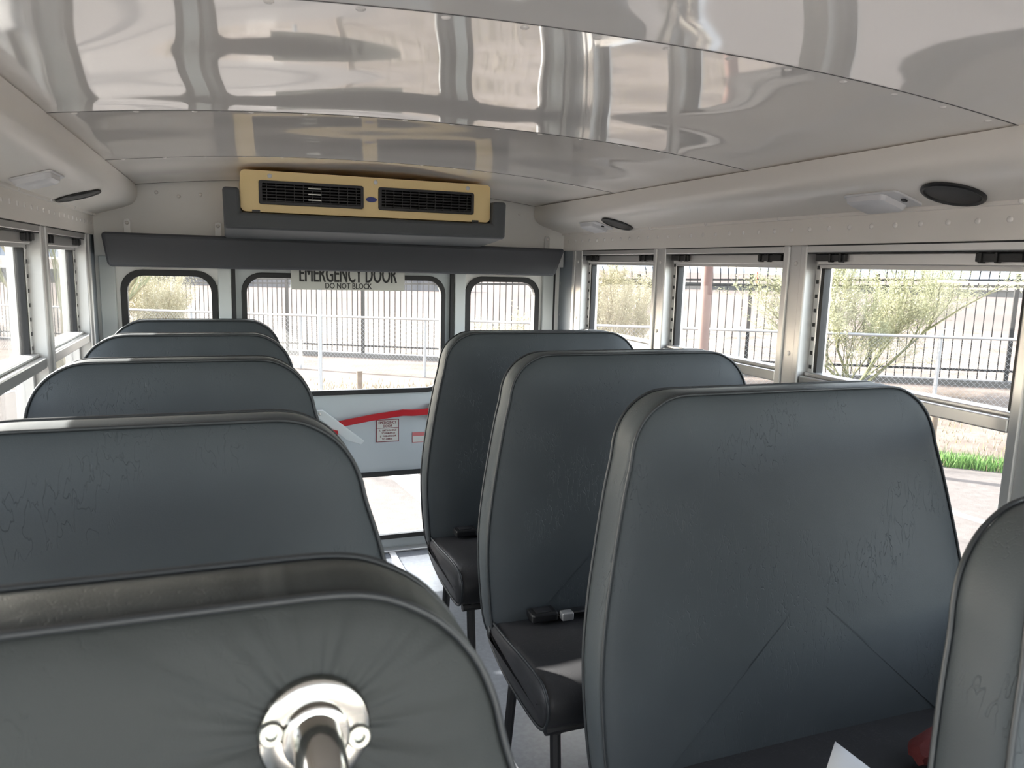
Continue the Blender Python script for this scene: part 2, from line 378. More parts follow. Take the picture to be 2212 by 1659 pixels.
# side walls
PILLARS = [(3.315, 3.42), (2.57, 2.66), (1.80, 1.90), (1.035, 1.135), (0.27, 0.37), (-0.50, -0.40)]
SILL = 0.70
for sgn, side in ((1, 'right'), (-1, 'left')):
    mb = MB()
    mb.box(sgn*1.06, sgn*1.14, Y0, Y1, -0.35, SILL)                       # below the windows
    mb.box(sgn*1.06, sgn*1.14, 3.42, Y1, SILL, 1.52)                     # rear corner
    mb.box(sgn*1.06, sgn*1.14, Y0, -1.25, SILL, 1.52)
    wl = mb.build('wall_'+side, GREYTEX); tag(wl, f'textured grey metal side wall below the {side} windows', kind='structure')
    for z in (0.86, 1.02, 1.18, 1.34):
        s_ = link(bpy.data.objects.new('rivet', RIVET), wl); s_.location = (sgn*1.0605, 3.585, z); s_.rotation_euler = (0, -sgn*math.pi/2, 0)
    # header band with its row of rivets
    hb = MB(); hb.box(sgn*1.048, sgn*1.13, Y0, 3.55, 1.503, 1.586); hb.box(sgn*1.036, sgn*1.06, Y0, 3.55, 1.578, 1.592)
    trim = hb.build('trim_1' if sgn > 0 else 'trim_2', COVE, bevel=0.002)
    tag(trim, f'riveted beige header band above the {side} windows', kind='structure')
    for k in range(44):
        o = link(bpy.data.objects.new('rivet', RIVET), trim); o.location = (sgn*1.0485, 3.47-0.076*k, 1.548); o.rotation_euler = (0, -sgn*math.pi/2*-1, 0) if sgn < 0 else (0, math.pi/2, 0)
    for k in range(9):
        o = link(bpy.data.objects.new('screw', RIVET), trim); o.location = (sgn*1.0358, 3.44-0.38*k, 1.585); o.rotation_euler = (0, math.pi/2*sgn, 0)
    # cove duct along the ceiling edge
    P = [(0.886,1.7115),(0.881,1.69),(0.882,1.665),(0.890,1.645),(0.906,1.6305),(0.930,1.6195),(0.985,1.6025),(1.05,1.583),(1.13,1.583),(1.13,1.74),(0.97,1.706)]
    cv = MB(); cv.loft([[(sgn*x, Y0, z) for x, z in P], [(sgn*x, 3.53, z) for x, z in P]])
    t2 = cv.build('trim_3' if sgn > 0 else 'trim_4', COVE, smooth=30)
    tag(t2, f'rounded beige cove duct along the {side} ceiling edge', kind='structure')
    # pillars
    for i, (p0, p1) in enumerate(PILLARS):
        root = empty('trim_%d' % (5+2*i+(sgn < 0)), (sgn*1.06, (p0+p1)/2, SILL))
        tag(root, 'aluminium pillar on the %s wall, %s' % (side, ['beside the rear corner','between its first and second windows from the rear','between its second and third windows from the rear','between its third and fourth windows from the rear','between its fourth and fifth windows from the rear','in front of its fifth window from the rear'][i]), kind='structure')
        hw = (p1-p0)/2; H = 1.503-SILL
        core = MB(); core.box(-sgn*0.006, sgn*0.08, -hw*0.55, hw*0.55, 0, H); core.build('channel', ALUP, root, bevel=0.002)
        for q in (-1, 1):
            f_ = MB(); f_.box(-sgn*0.014, sgn*0.08, q*hw*0.5, q*hw, 0, H); f_.build('flange', ALUP, root, bevel=0.004)
        for z in (0.22, 0.48, 0.75):
            s_ = link(bpy.data.objects.new('screw', bpy.data.meshes.get('pillar_screw') or RIVET), root)
            s_.location = (-sgn*0.0065, 0, z); s_.rotation_euler = (0, sgn*math.pi/2, 0)
    # windows between pillars
    for i in range(len(PILLARS)-1):
        y1w, y0w = PILLARS[i][0], PILLARS[i+1][1]
        win = empty('window_%d' % (1+2*i+(sgn < 0)), (sgn*1.10, (y0w+y1w)/2, SILL))
        tag(win, 'split-sash aluminium window, %s from the rear in the %s wall' % (['first','second','third','fourth','fifth'][i], side), kind='structure')
        hw = (y1w-y0w)/2; X = lambda d: sgn*d                              # d outward of the glass plane
        H = 1.503-SILL
        fr = MB()
        fr.box(X(-0.052), X(0.03), -hw, hw, H-0.022, H); fr.box(X(-0.03), X(0.03), -hw, hw, 0, 0.035)
        fr.build('frame', ALU, win, bevel=0.0025)
        for q in (-1, 1):
            jm = MB(); jm.box(X(-0.015), X(0.03), q*(hw-0.022), q*hw, 0.035, H-0.022); jm.build('side_track', ALU, win, bevel=0.002)
            for k in range(8):                                              # latch holes in the track
                z = 0.44+0.042*k
                h_ = MB(); h_.box(X(-0.0165), X(-0.012), q*(hw-0.016), q*(hw-0.007), z, z+0.011); h_.build('latch_hole', BLACKP, win)
            sl_ = MB(); sl_.box(X(-0.012), X(0.012), q*(hw-0.034), q*(hw-0.022), 0.40, H-0.060); sl_.build('seal', RUBBER, win)
        ts = MB(); ts.box(X(-0.030), X(0.012), -hw+0.022, hw-0.022, H-0.056, H-0.024); ts.build('top_sash', ALU, win, bevel=0.003)
        ts = MB(); ts.box(X(-0.018), X(0.014), -hw+0.022, hw-0.022, H-0.066, H-0.055); ts.build('top_seal', ALUP, win)
        gp_ = MB(); gp_.box(X(-0.050), X(0.0), -hw, hw, H-0.0245, H-0.0215); gp_.build('gap_shade', RUBBER, win)  # black strip standing in for the shade between frame and sash
        gp_ = MB(); gp_.box(X(-0.0525), X(-0.03), -hw, hw, H-0.0035, H); gp_.build('gap_shade', RUBBER, win)  # same for the shade line under the header, coloured in as a black strip
        for q in (-1, 1):
            lt = MB(); c0 = q*(hw-0.024); c1 = q*(hw-0.135)
            lt.box(X(-0.042), X(-0.028), c0, c1, H-0.046, H-0.026)
            lt.box(X(-0.047), X(-0.028), q*(hw-0.125), q*(hw-0.117), H-0.049, H-0.024); lt.box(X(-0.047), X(-0.028), q*(hw-0.085), q*(hw-0.079), H-0.049, H-0.024)
            lt.build('latch', BLACKP, win, bevel=0.002)
        mr = MB(); mr.box(X(-0.048), X(0.012), -hw+0.004, hw-0.004, 0.385, 0.418); mr.box(X(-0.030), X(0.012), -hw+0.004, hw-0.004, 0.418, 0.430)
        mr.build('meeting_rail', ALU, win, bevel=0.004)
        g1 = MB(); g1.box(X(-0.002), X(0.002), -hw+0.022, hw-0.022, 0.43, H-0.058); g1.build('upper_pane', GLASS, win)
        g2 = MB(); g2.box(X(0.008), X(0.012), -hw+0.022, hw-0.022, 0.03, 0.39); g2.build('lower_pane', GLASS, win)

# rear wall with three openings
outer = [(-1.12,-0.35),(1.12,-0.35),(1.12,1.80),(-1.12,1.80)]
wl_ = rrect(-0.955, -0.60, 0.80, 1.352, 0.075); wr_ = rrect(0.567, 0.932, 0.80, 1.352, 0.075)
dr_ = [(-0.52,0.002),(0.485,0.002),(0.485,1.44),(-0.52,1.44)]
mb = MB(); plate(mb, outer, [wl_, dr_, wr_], 3.60, 3.66, XZ)
wall_rear = mb.build('wall_rear', WHITE); tag(wall_rear, 'white metal rear wall around the emergency door', kind='structure')
MB().box(-1.05, 1.05, 3.535, 3.60, 1.42, 1.80).build('bulkhead_panel', WHITE, wall_rear)
for x0, x1 in ((-1.045,-0.985),(-0.583,-0.53),(0.497,0.55),(0.962,1.02)):
    MB().box(x0, x1, 3.578, 3.60, 0.0, 1.42).build('post', POST, wall_rear, bevel=0.004)
for x0, x1 in ((-0.527,-0.511),(0.476,0.492)):
    MB().box(x0, x1, 3.584, 3.61, 0.0, 1.42).build('door_seal', RUBBER, wall_rear)
MB().box(1.022, 1.034, 3.59, 3.60, 0.0, 1.42).build('corner_seal', DARKST, wall_rear)
for k in range(24):
    if abs(-0.98+k*0.085) < 0.56: continue
    o = link(bpy.data.objects.new('rivet', RIVET), wall_rear); o.location = (-0.98+k*0.085, 3.5345, 1.685-0.012*(k % 2)); o.rotation_euler = (-math.pi/2, 0, 0)
for n_, (rr, lab) in enumerate(((((-0.955,-0.60)), 'small rounded rear window left of the emergency door'), ((0.567,0.932), 'small rounded rear window right of the emergency door'))):
    wroot = empty('window_%d' % (11+n_), ((rr[0]+rr[1])/2, 3.60, 0.80)); tag(wroot, lab, kind='structure')
    cx0 = (rr[0]+rr[1])/2; hwid = (rr[1]-rr[0])/2
    mb = MB(); plate(mb, rrect(-hwid-0.014, hwid+0.014, -0.014, 0.566, 0.085), [rrect(-hwid+0.012, hwid-0.012, 0.012, 0.540, 0.066)], -0.014, 0.02, XZ)
    mb.build('gasket', RUBBER, wroot, bevel=0.003)
    mb = MB(); plate(mb, rrect(-hwid, hwid, 0.0, 0.552, 0.075), [], 0.004, 0.008, XZ); mb.build('pane', GLASS, wroot)

# emergency door
door = empty('door_1', (-0.0175, 3.605, 0.0)); tag(door, 'pale rear emergency door with two glass panes and red handle', kind='structure')
dw = 0.4965
mb = MB(); plate(mb, [(-dw,0.005),(dw,0.005),(dw,1.435),(-dw,1.435)], [rrect(-0.452, 0.452, 0.812, 1.345, 0.07), rrect(-0.452, 0.452, 0.072, 0.385, 0.05)], 0.0, 0.035, XZ)
mb.build('door_panel', DOORM, door)
for z0, z1, r in ((0.812,1.345,0.07),(0.072,0.385,0.05)):
    mb = MB(); plate(mb, rrect(-0.470,0.470,z0-0.018,z1+0.018,r+0.016), [rrect(-0.447,0.447,z0+0.005,z1-0.005,r-0.004)], -0.014, 0.012, XZ)
    mb.build('gasket', RUBBER, door, bevel=0.003)
    mb = MB(); plate(mb, rrect(-0.452,0.452,z0,z1,r), [], 0.016, 0.020, XZ); mb.build('pane', GLASS, door)
# red handle bar, its slanted white cover plate, the red trigger
hb = MB()
bar = [(-0.055,-0.045,0.660),(0.10,-0.045,0.685),(0.255,-0.045,0.703),(0.30,-0.045,0.700),(0.335,-0.045,0.701),(0.43,-0.045,0.706)]
hb.loft([[(x,y-0.006,z-0.0155),(x,y+0.006,z-0.0155),(x,y+0.006,z+0.0155),(x,y-0.006,z+0.0155)] for x,y,z in bar])
hbar = hb.build('handle_bar', REDM, door, bevel=0.003); tag(hbar, 'red handle bar')
for x in (0.42,):
    MB().box(x-0.02, x+0.02, -0.05, 0.0, 0.67, 0.74).build('handle_bracket', POST, door, bevel=0.004)
cvp = MB(); plate(cvp, [(-0.155,0.705),(-0.02,0.585),(0.045,0.562),(0.062,0.578),(-0.128,0.735),(-0.155,0.735)], [], -0.075, -0.052, XZ)
cvp.build('handle_cover', POST, door, bevel=0.003)
cvp = MB(); plate(cvp, [(-0.135,0.655),(-0.105,0.595),(-0.083,0.625),(-0.062,0.617),(-0.062,0.637)], [], -0.086, -0.074, XZ)
tg = cvp.build('trigger', REDM, door, bevel=0.002); tag(tg, 'small red trigger catch')
MB().box(-0.150, -0.140, -0.09, -0.07, 0.714, 0.728).build('bolt_head', STEEL, door, bevel=0.003)

# front bulkhead with windscreen, behind the camera
mb = MB(); plate(mb, [(-1.12,-0.35),(1.12,-0.35),(1.12,1.82),(-1.12,1.82)], [rrect(-1.06,1.06,0.80,1.68,0.1)], Y0-0.06, Y0, XZ)
wf = mb.build('wall_front', WHITE); tag(wf, 'white front bulkhead around the windscreen opening', kind='structure')

# ------------------------------------------------------------------ fittings on the rear bulkhead
pad = MB()
prof = [(-1.005,1.512),(-0.985,1.378),(0.935,1.378),(0.985,1.508)]
pad.loft([[(x*0.998, 3.362, z) for x,z in prof], [(x, 3.534, z+0.003) for x,z in prof]])
hp = pad.build('header_pad', PADM, bevel=0.016, seg=3); tag(hp, 'long dark grey padded header across the top of the rear windows', 'pad')
for x in (-0.925, -0.575, 0.955):
    br = empty('hanging_bracket', (x, 3.53, 1.50)); 
    m_ = MB(); plate(m_, rrect(-0.0125,0.0125,-0.005,0.072,0.011), [rrect(-0.004,0.004,0.052,0.060,0.0039)], -0.003, 0.0, XZ); m_.build('tab', ALUP, br)
    s_ = link(bpy.data.objects.new('screw_head', RIVET), br); s_.location = (0,-0.0035,0.056); s_.rotation_euler = (-math.pi/2,0,0)
    tag(br, {-0.925:'small grey metal tab above the header pad, nearest the left wall', -0.575:'small grey metal tab above the header pad, beside the air conditioner cradle', 0.955:'small grey metal tab above the header pad, nearest the right wall'}[x], 'bracket')

ac = empty('air_conditioner', (0, 3.05, 1.60)); tag(ac, 'cream ceiling air conditioner with two black vents on the rear wall', 'air conditioner')
h_ = MB(); plate(h_, rrect(-0.489,0.489,-0.003,0.149,0.018), [rrect(-0.424,-0.034,0.026,0.114,0.008), rrect(0.024,0.418,0.026,0.114,0.008)], 0.0, 0.03, XZ)
h_.build('front_panel', CREAM, ac, bevel=0.004)
MB().box(-0.485, 0.485, 0.03, 0.47, -0.004, 0.146).build('housing', CREAM, ac, bevel=0.006)
for x0, x1 in ((-0.424,-0.034),(0.024,0.418)):
    g = MB(); plate(g, rrect(x0+0.001,x1-0.001,0.027,0.113,0.008), [rrect(x0+0.012,x1-0.012,0.036,0.104,0.004)], -0.006, 0.012, XZ)
    gr_ = g.build('vent', BLACKP, ac, bevel=0.002)
    MB().box(x0+0.0005, x1-0.0005, 0.016, 0.0295, 0.0265, 0.1135).build('vent_back', BLACKP, gr_)
    for k in range(6):
        z = 0.042+0.0112*k
        s_ = MB(); s_.add([(x0+0.012,0.0,z-0.002),(x1-0.012,0.0,z-0.002),(x1-0.012,0.015,z+0.006),(x0+0.012,0.015,z+0.006),(x0+0.012,0.0,z),(x1-0.012,0.0,z),(x1-0.012,0.015,z+0.008),(x0+0.012,0.015,z+0.008)],
                   [(0,1,2,3),(7,6,5,4),(0,4,5,1),(3,2,6,7),(0,3,7,4),(1,5,6,2)]); s_.build('louvre', BLACKP, gr_)
    for k in range(11):
        xk = x0+0.012+(x1-x0-0.024)*(k+0.5)/11
        MB().box(xk-0.0012, xk+0.0012, 0.002, 0.016, 0.036, 0.104).build('blade', BLACKP, gr_)
for k in range(3):
    MB().box(-0.245, -0.195, -0.002, 0.004, 0.047+0.0215*k, 0.0525+0.0215*k).build('bright_louvre', SCREW, ac, bevel=0.001)
bd = MB(); el = [(0.0215*math.cos(2*math.pi*k/24), 0.0095*math.sin(2*math.pi*k/24)) for k in range(24)]
plate(bd, el, [], -0.004, 0.0, lambda u,v,w_: (u-0.004, w_, v+0.064)); bdo = bd.build('badge', BLUEB, ac); tag(bdo, 'small blue oval badge')
for x, z in ((-0.384,0.131),(0.013,0.131),(0.391,0.131)):
    s_ = MB(); s_.loft([[(x+r*math.cos(2*math.pi*k/12), yy, z+r*math.sin(2*math.pi*k/12)) for k in range(12)] for r, yy in ((0.0085,0.0),(0.008,-0.002),(0.005,-0.004))]); s_.build('screw_cap', PLATEW, ac, smooth=True)
for x in (-0.435, 0.425):
    MB().box(x-0.014, x+0.014, -0.002, 0.006, -0.006, 0.004).build('drain_notch', BLACKP, ac)
tr = MB()
U = [(-0.552,1.681),(-0.549,1.531),(0.549,1.531),(0.552,1.681),(0.493,1.681),(0.490,1.592),(-0.490,1.592),(-0.493,1.681)]
tr.loft([[(x,3.02,z) for x,z in U],[(x,3.34,z if z > 1.55 else z-0.029) for x,z in U]])
trayo = tr.build('cradle_pad', TRAYM, bevel=0.012, seg=3); tag(trayo, 'grey padded cradle holding the cream air conditioner', 'cradle')

sg = empty('emergency_sign', (-0.0145, 3.578, 1.29)); tag(sg, 'white emergency door sign hanging across the rear window top', 'sign')
m_ = MB(); plate(m_, rrect(-0.2605,0.2605,0.0,0.135,0.006), [], 0.0, 0.005, XZ); m_.build('board', SIGNM, sg)
place_text('EMERGENCY DOOR', 0.078, 0.445, (0.0, -0.0008, 0.0745), 'lettering', INK, sg)
place_text('DO NOT BLOCK', 0.0255, 0.213, (-0.002, -0.0008, 0.0195), 'lettering', INK, sg)

dc = empty('instruction_decal', (0.17, 3.604, 0.6075)); tag(dc, 'square emergency door instruction decal with dark border below the red handle', 'decal')
m_ = MB(); m_.box(-0.056,0.056,-0.0012,0,-0.056,0.056); m_.build('sheet', SIGNM, dc)
m_ = MB(); plate(m_, [(-0.056,-0.056),(0.056,-0.056),(0.056,0.056),(-0.056,0.056)], [[(-0.053,-0.053),(0.053,-0.053),(0.053,0.0125),(-0.053,0.0125)],[(-0.053,0.0145),(0.053,0.0145),(0.053,0.053),(-0.053,0.053)]], -0.0018, -0.0012, XZ); m_.build('border', REDINK, dc)
for body, cap, wd, x, z in (('EMERGENCY',0.0135,0.088,0.0,0.0405),('DOOR',0.0125,0.045,0.0,0.0235),('1.  LIFT HANDLE',0.0085,0.082,0.002,0.002),('TO UNLATCH',0.0085,0.066,0.003,-0.0125),('2.  PUSH DOOR',0.0085,0.080,0.002,-0.027),('TO OPEN',0.0085,0.050,-0.003,-0.0415)):
    place_text(body, cap, wd, (x, -0.0016, z), 'lettering', REDINK, dc)
d2 = empty('warning_decal', (0.345, 3.604, 0.566)); tag(d2, 'small red-headed decal on the door, half hidden by a seat back', 'decal')
m_ = MB(); m_.box(-0.052,0.052,-0.0012,0,-0.026,0.026); m_.build('sheet', SIGNM, d2)
m_ = MB(); plate(m_, [(-0.052,-0.026),(0.052,-0.026),(0.052,0.026),(-0.052,0.026)], [[(-0.0495,-0.0235),(0.0495,-0.0235),(0.0495,0.007),(-0.0495,0.007)]], -0.0018, -0.0012, XZ); m_.build('border', PINKINK, d2)

# ------------------------------------------------------------------ dome lights and speakers in the coves
def cove_frame(sgn, y, u):
    """origin on the sloping cove underside, u metres from the inner edge"""
    p0, p1 = Vector((0.930,0,1.6195)), Vector((1.05,0,1.583)); d = (p1-p0).normalized()
    p = p0+d*u; ux = Vector((d.x*sgn,0,d.z)); nrm = Vector((-d.z*-1*0+d.z*sgn, 0, -d.x))
    nrm = Vector((d.z*sgn,0,-d.x))                       # pointing down and inward
    vy = Vector((0,1,0))
    m = Matrix((( ux.x, vy.x, nrm.x, sgn*p.x),(ux.y, vy.y, nrm.y, y),(ux.z, vy.z, nrm.z, p.z),(0,0,0,1)))
    return m
def dome(sgn, y, label, flip):
    r_ = empty('dome_light'); r_.matrix_world = cove_frame(sgn, y, 0.045)
    tag(r_, label, 'light', 'dome lights in the coves')
    m_ = MB(); m_.loft([[(u,v,w_) for u,v in rrect(-0.048,0.048,-0.085,0.085,0.014)] for w_ in (0.0005,0.006)]); m_.build('base', PLATEW, r_, bevel=0.002)
    m_ = MB(); m_.loft([[(u,v+flip*0.018,0.006) for u,v in rrect(-0.044,0.044,-0.062,0.062,0.012)],[(u,v+flip*0.018,0.018) for u,v in rrect(-0.041,0.041,-0.058,0.058,0.014)],[(u,v+flip*0.018,0.023) for u,v in rrect(-0.033,0.033,-0.050,0.050,0.014)]]); m_.build('lens', PLATEW, r_, smooth=True)
    MB().box(-0.006,0.006,-flip*0.068-0.006,-flip*0.068+0.006,0.006,0.011).build('switch', DARKST, r_, bevel=0.002)
def speaker(sgn, y, label):
    r_ = empty('speaker_grille'); r_.matrix_world = cove_frame(sgn, y, 0.047)
    tag(r_, label, 'speaker', 'round speakers in the coves')
    cir = lambda r, w_: [(r*math.cos(2*math.pi*k/40), r*math.sin(2*math.pi*k/40), w_) for k in range(40)]
    m_ = MB(); m_.loft([cir(0.067,0.0004),cir(0.067,0.005),cir(0.063,0.008),cir(0.060,0.007),cir(0.058,0.0035)]); m_.build('ring', BLACKP, r_, smooth=True)
    m_ = MB(); m_.loft([cir(0.059,0.003),cir(0.050,0.006),cir(0.03,0.008),cir(0.008,0.0088)]); m_.build('mesh_cover', RUBBER, r_, smooth=True)
dome(1, 1.47, 'white dome light beside the nearest speaker on the right', 1)
dome(1, 3.03, 'white dome light beside the far speaker on the right', 1)
dome(-1, 2.20, 'white dome light in the left cove above the windows', -1)
speaker(1, 1.275, 'round black speaker in the right cove, nearest and largest')
speaker(1, 2.84, 'round black speaker in the right cove, near the rear wall')
speaker(-1, 2.76, 'round black speaker in the left cove')

# ------------------------------------------------------------------ seats
TAN = math.tan(math.radians(10)); TOP = 1.186; T = 0.080
def smooth_poly(pts, per=5):
    out = []
    for i in range(len(pts)-1):
        p0 = Vector(pts[max(i-1,0)]); p1 = Vector(pts[i]); p2 = Vector(pts[i+1]); p3 = Vector(pts[min(i+2,len(pts)-1)])
        for k in range(per):
            t = k/per
            out.append(tuple(0.5*((2*p1)+(p2-p0)*t+(2*p0-5*p1+4*p2-p3)*t*t+(3*p1-p0-3*p2+p3)*t**3)))
    out.append(tuple(pts[-1])); return out
def back_outline(hw):
    side = [(hw-0.018,0.452),(hw-0.006,0.50),(hw,0.60),(hw-0.001,0.70),(hw-0.014,0.80),(hw-0.034,0.90),(hw-0.057,1.00),(hw-0.074,1.06)]
    c = (hw-0.200, 1.066)
    side += [(c[0]+0.122*math.cos(math.radians(t)), c[1]+0.120*math.sin(math.radians(t))) for t in (15,32,50,68,82)]
    side += [(hw-0.215,TOP+0.0005)]
    r = smooth_poly(side, 4)
    return r+[(-x,z) for x,z in reversed(r)]             # counter-clockwise from the bottom right
def back_pt(u, v, w_): return (u, w_-(TOP-v)*TAN, v)
def make_back(hw, parent, m=VINYL):
    ol = back_outline(hw); mb = MB()
    R = [(0.070,-0.011),(0.045,-0.009),(0.022,-0.005),(0.006,0.0),(0.0,0.005),(-0.003,0.02),(-0.004,T/2),(-0.003,T-0.02),(0.0,T-0.005),(0.006,T),(0.03,T+0.004),(0.07,T+0.006)]
    rg = [[back_pt(u,v,w_) for u,v in inset(ol,d)] for d, w_ in R]
    core = inset(ol, 0.070); vc = 0.80
    mid = lambda q, w_: [back_pt(u*q, vc+(v-vc)*q, w_) for u, v in core]
    rg = [mid(0.12,-0.0175),mid(0.4,-0.017),mid(0.65,-0.0155),mid(0.85,-0.0135)]+rg+[mid(0.6,T+0.008),mid(0.2,T+0.008)]
    mb.loft(rg)
    bo = mb.build('backrest', m, parent, smooth=60)
    for w_ in (0.002, T-0.002):
        pp = MB(); pp.tube([back_pt(u,v,w_) for u,v in inset(ol,-0.001)], 0.0032, 6, closed=True); pp.build('piping', PIPE, bo, smooth=80)
    return bo
CPROF = [(-0.08,0.508),(-0.20,0.510),(-0.32,0.520),(-0.42,0.523),(-0.46,0.512),(-0.482,0.482),(-0.476,0.442),(-0.45,0.415),(-0.39,0.405),(-0.25,0.408),(-0.15,0.425),(-0.08,0.455)]
def make_cushion(hw, parent):
    ol = smooth_poly(CPROF+[CPROF[0]], 4)[:-1]; mb = MB()
    if sum(ol[i-1][0]*ol[i][1]-ol[i][0]*ol[i-1][1] for i in range(len(ol))) < 0: ol = ol[::-1]
    R = [(0.045,-hw+0.004),(0.018,-hw+0.007),(0.004,-hw+0.015),(0.0,-hw+0.03),(-0.006,-hw*0.6),(-0.008,0),(-0.006,hw*0.6),(0.0,hw-0.03),(0.004,hw-0.015),(0.018,hw-0.007),(0.045,hw-0.004)]
    mb.loft([[(x,u,v) for u,v in inset(ol,d)] for d, x in R])
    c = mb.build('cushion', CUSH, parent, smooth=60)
    for s_ in (-1,1):
        pp = MB(); pp.tube([(s_*(hw-0.014),u,v) for u,v in inset(ol,0.001)], 0.004, 6, closed=True); pp.build('piping', PIPE, c, smooth=80)
    return c
def make_legs(hw, parent, aisle):
    fr = MB(); 
    fr.tube([(-hw+0.03,-0.42,0.392),(hw-0.03,-0.42,0.392)], 0.013, 8); fr.tube([(-hw+0.03,-0.14,0.398),(hw-0.03,-0.14,0.398)], 0.013, 8)
    fr.tube([(aisle*(hw-0.06),-0.43,0.392),(aisle*(hw-0.06),-0.10,0.398)], 0.013, 8); fr.tube([(-aisle*(hw-0.03),-0.43,0.392),(-aisle*(hw-0.03),-0.10,0.398)], 0.013, 8)
    fr.build('seat_frame', DARKST, parent, smooth=True)
    for y0, y1 in ((-0.41,-0.43),(-0.15,-0.06)):
        lg = MB(); lg.tube([(aisle*(hw-0.06),y0,0.39),(aisle*(hw-0.07),y1,0.012)], 0.0135, 8); lg.box(aisle*(hw-0.07)-0.025, aisle*(hw-0.07)+0.025, y1-0.03, y1+0.03, 0.0, 0.008)
        lg.build('leg', DARKST, parent, smooth=True)
def make_seat(w_):
    hw = w_/2
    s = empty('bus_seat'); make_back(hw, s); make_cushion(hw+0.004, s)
    return s
seatL = make_seat(0.75); make_legs(0.375, seatL, 1)
seatR = make_seat(0.90); make_legs(0.45, seatR, -1)
LX, RX = -0.655, 0.516
spots = [(seatL, LX, 1.135, 'grey vinyl bus seat on the left, directly behind the barrier with the grab rail'),
         (seatL, LX, 1.850, 'grey vinyl bus seat on the left, third from the rear wall'),
         (seatL, LX, 2.480, 'grey vinyl bus seat on the left, second from the rear wall'),
         (seatL, LX, 3.060, 'grey vinyl bus seat on the left, rearmost below the rear window'),
         (seatR, RX, 1.200, 'large grey vinyl bus seat on the right, nearest, with white paper on it'),
         (seatR, RX, 1.845, 'grey vinyl bus seat on the right, middle of three with a shiny belt tongue'),
         (seatR, RX, 2.490, 'grey vinyl bus seat on the right, rearmost of three')]
seats = []
used = set()
for proto, x, y, lab in spots:
    s = proto if proto.name not in used else copy_tree(proto)
    used.add(proto.name); s.location = (x, y, 0); tag(s, lab, 'seat', 'forward-facing bus seats'); seats.append(s)
# lap belts on the right-hand seats
def belt(seat, x, metal):
    yb = -(TOP-0.53)*TAN-0.010
    wb = MB(); wb.loft([[(px_, yy, zz-0.0015),(px_, yy+0.004, zz+0.0015),(px_,yy-0.038,zz+0.012),(px_,yy-0.042,zz+0.009)] for px_, yy, zz in ((x-0.02,yb-0.012,0.524),(x+0.05,yb-0.016,0.528),(x+0.14,yb-0.012,0.524),(x+0.22,yb+0.012,0.516))])
    wb.build('belt_webbing', BLACKP, seat)
    bk = MB(); bk.box(x-0.085, x-0.012, yb-0.055, yb-0.008, 0.520, 0.545); bo = bk.build('buckle', BLACKP, seat, bevel=0.006)
    MB().box(x-0.072, x-0.03, yb-0.048, yb-0.02, 0.5445, 0.5475).build('button', DARKST, bo, bevel=0.001)
    if metal:
        t_ = MB(); t_.box(x-0.008, x+0.024, yb-0.070, yb-0.046, 0.524, 0.545); t_o = t_.build('belt_tongue', ALU, seat, bevel=0.003); tag(t_o, 'shiny steel belt tongue')
belt(seats[5], -0.272, True); belt(seats[6], -0.285, False)

# crash barriers
bl = empty('crash_barrier', (LX, 0.512, 0)); make_back(0.375, bl, VINYL_L)
tag(bl, 'padded grey crash barrier nearest the camera, carrying the grab rail flange', 'barrier')
for x in (-0.3, 0.3):
    lg = MB(); lg.tube([(x,-0.085,0.48),(x,-0.085,0.01)], 0.016, 8); lg.box(x-0.03,x+0.03,-0.12,-0.05,0,0.01); lg.build('leg', DARKST, bl, smooth=True)
br_ = empty('crash_barrier', (RX, 0.462, 0)); make_back(0.45, br_, VINYL)
tag(br_, 'padded grey crash barrier cut off by the right edge of the picture', 'barrier')
for x in (-0.37, 0.37):
    lg = MB(); lg.tube([(x,-0.085,0.48),(x,-0.085,0.01)], 0.016, 8); lg.box(x-0.03,x+0.03,-0.12,-0.05,0,0.01); lg.build('leg', DARKST, br_, smooth=True)

# grab rail on the near barrier
GZ, GX = 1.104, -0.494
gy = 0.512-(TOP-GZ)*TAN-0.012
gr = empty('grab_rail', (GX, gy, GZ)); gr.rotation_euler = (math.radians(-10), 0, math.radians(0)); tag(gr, 'bright steel grab rail with round flange bolted to the near barrier', 'rail')
cir = lambda r, y, n=36: [(r*math.cos(2*math.pi*k/n), y, r*math.sin(2*math.pi*k/n)) for k in range(n)]
m_ = MB(); m_.loft([cir(0.0375,0.004),cir(0.0375,-0.001),cir(0.036,-0.004),cir(0.033,-0.0052),cir(0.022,-0.006)]); m_.build('flange', STEEL, gr, smooth=35)
m_ = MB(); m_.loft([cir(0.0225,-0.004),cir(0.0225,-0.010),cir(0.0215,-0.0125),cir(0.019,-0.0135)]); m_.build('collar', STEEL, gr, smooth=35)
path = [(0,0.0,0),(0,-0.022,0)]+[(0,-0.022-0.038*math.sin(math.radians(t)),-0.038*(1-math.cos(math.radians(t)))) for t in range(10,91,10)]+[(0,-0.062,-0.10),(0,-0.066,-0.25),(0,-0.07,-0.55)]
m_ = MB(); m_.tube(path, 0.0165, 20); m_.build('tube', STEEL, gr, smooth=60)
for x, z in ((-0.0285,0.006),(0.0285,-0.006)):
    m_ = MB(); m_.loft([[(x+r*math.cos(2*math.pi*k/16), y, z+r*math.sin(2*math.pi*k/16)) for k in range(16)] for r, y in ((0.0085,-0.003),(0.0085,-0.0072),(0.0072,-0.0092),(0.004,-0.0092),(0.0034,-0.0060))]); m_.build('screw', SCREW, gr, smooth=35)

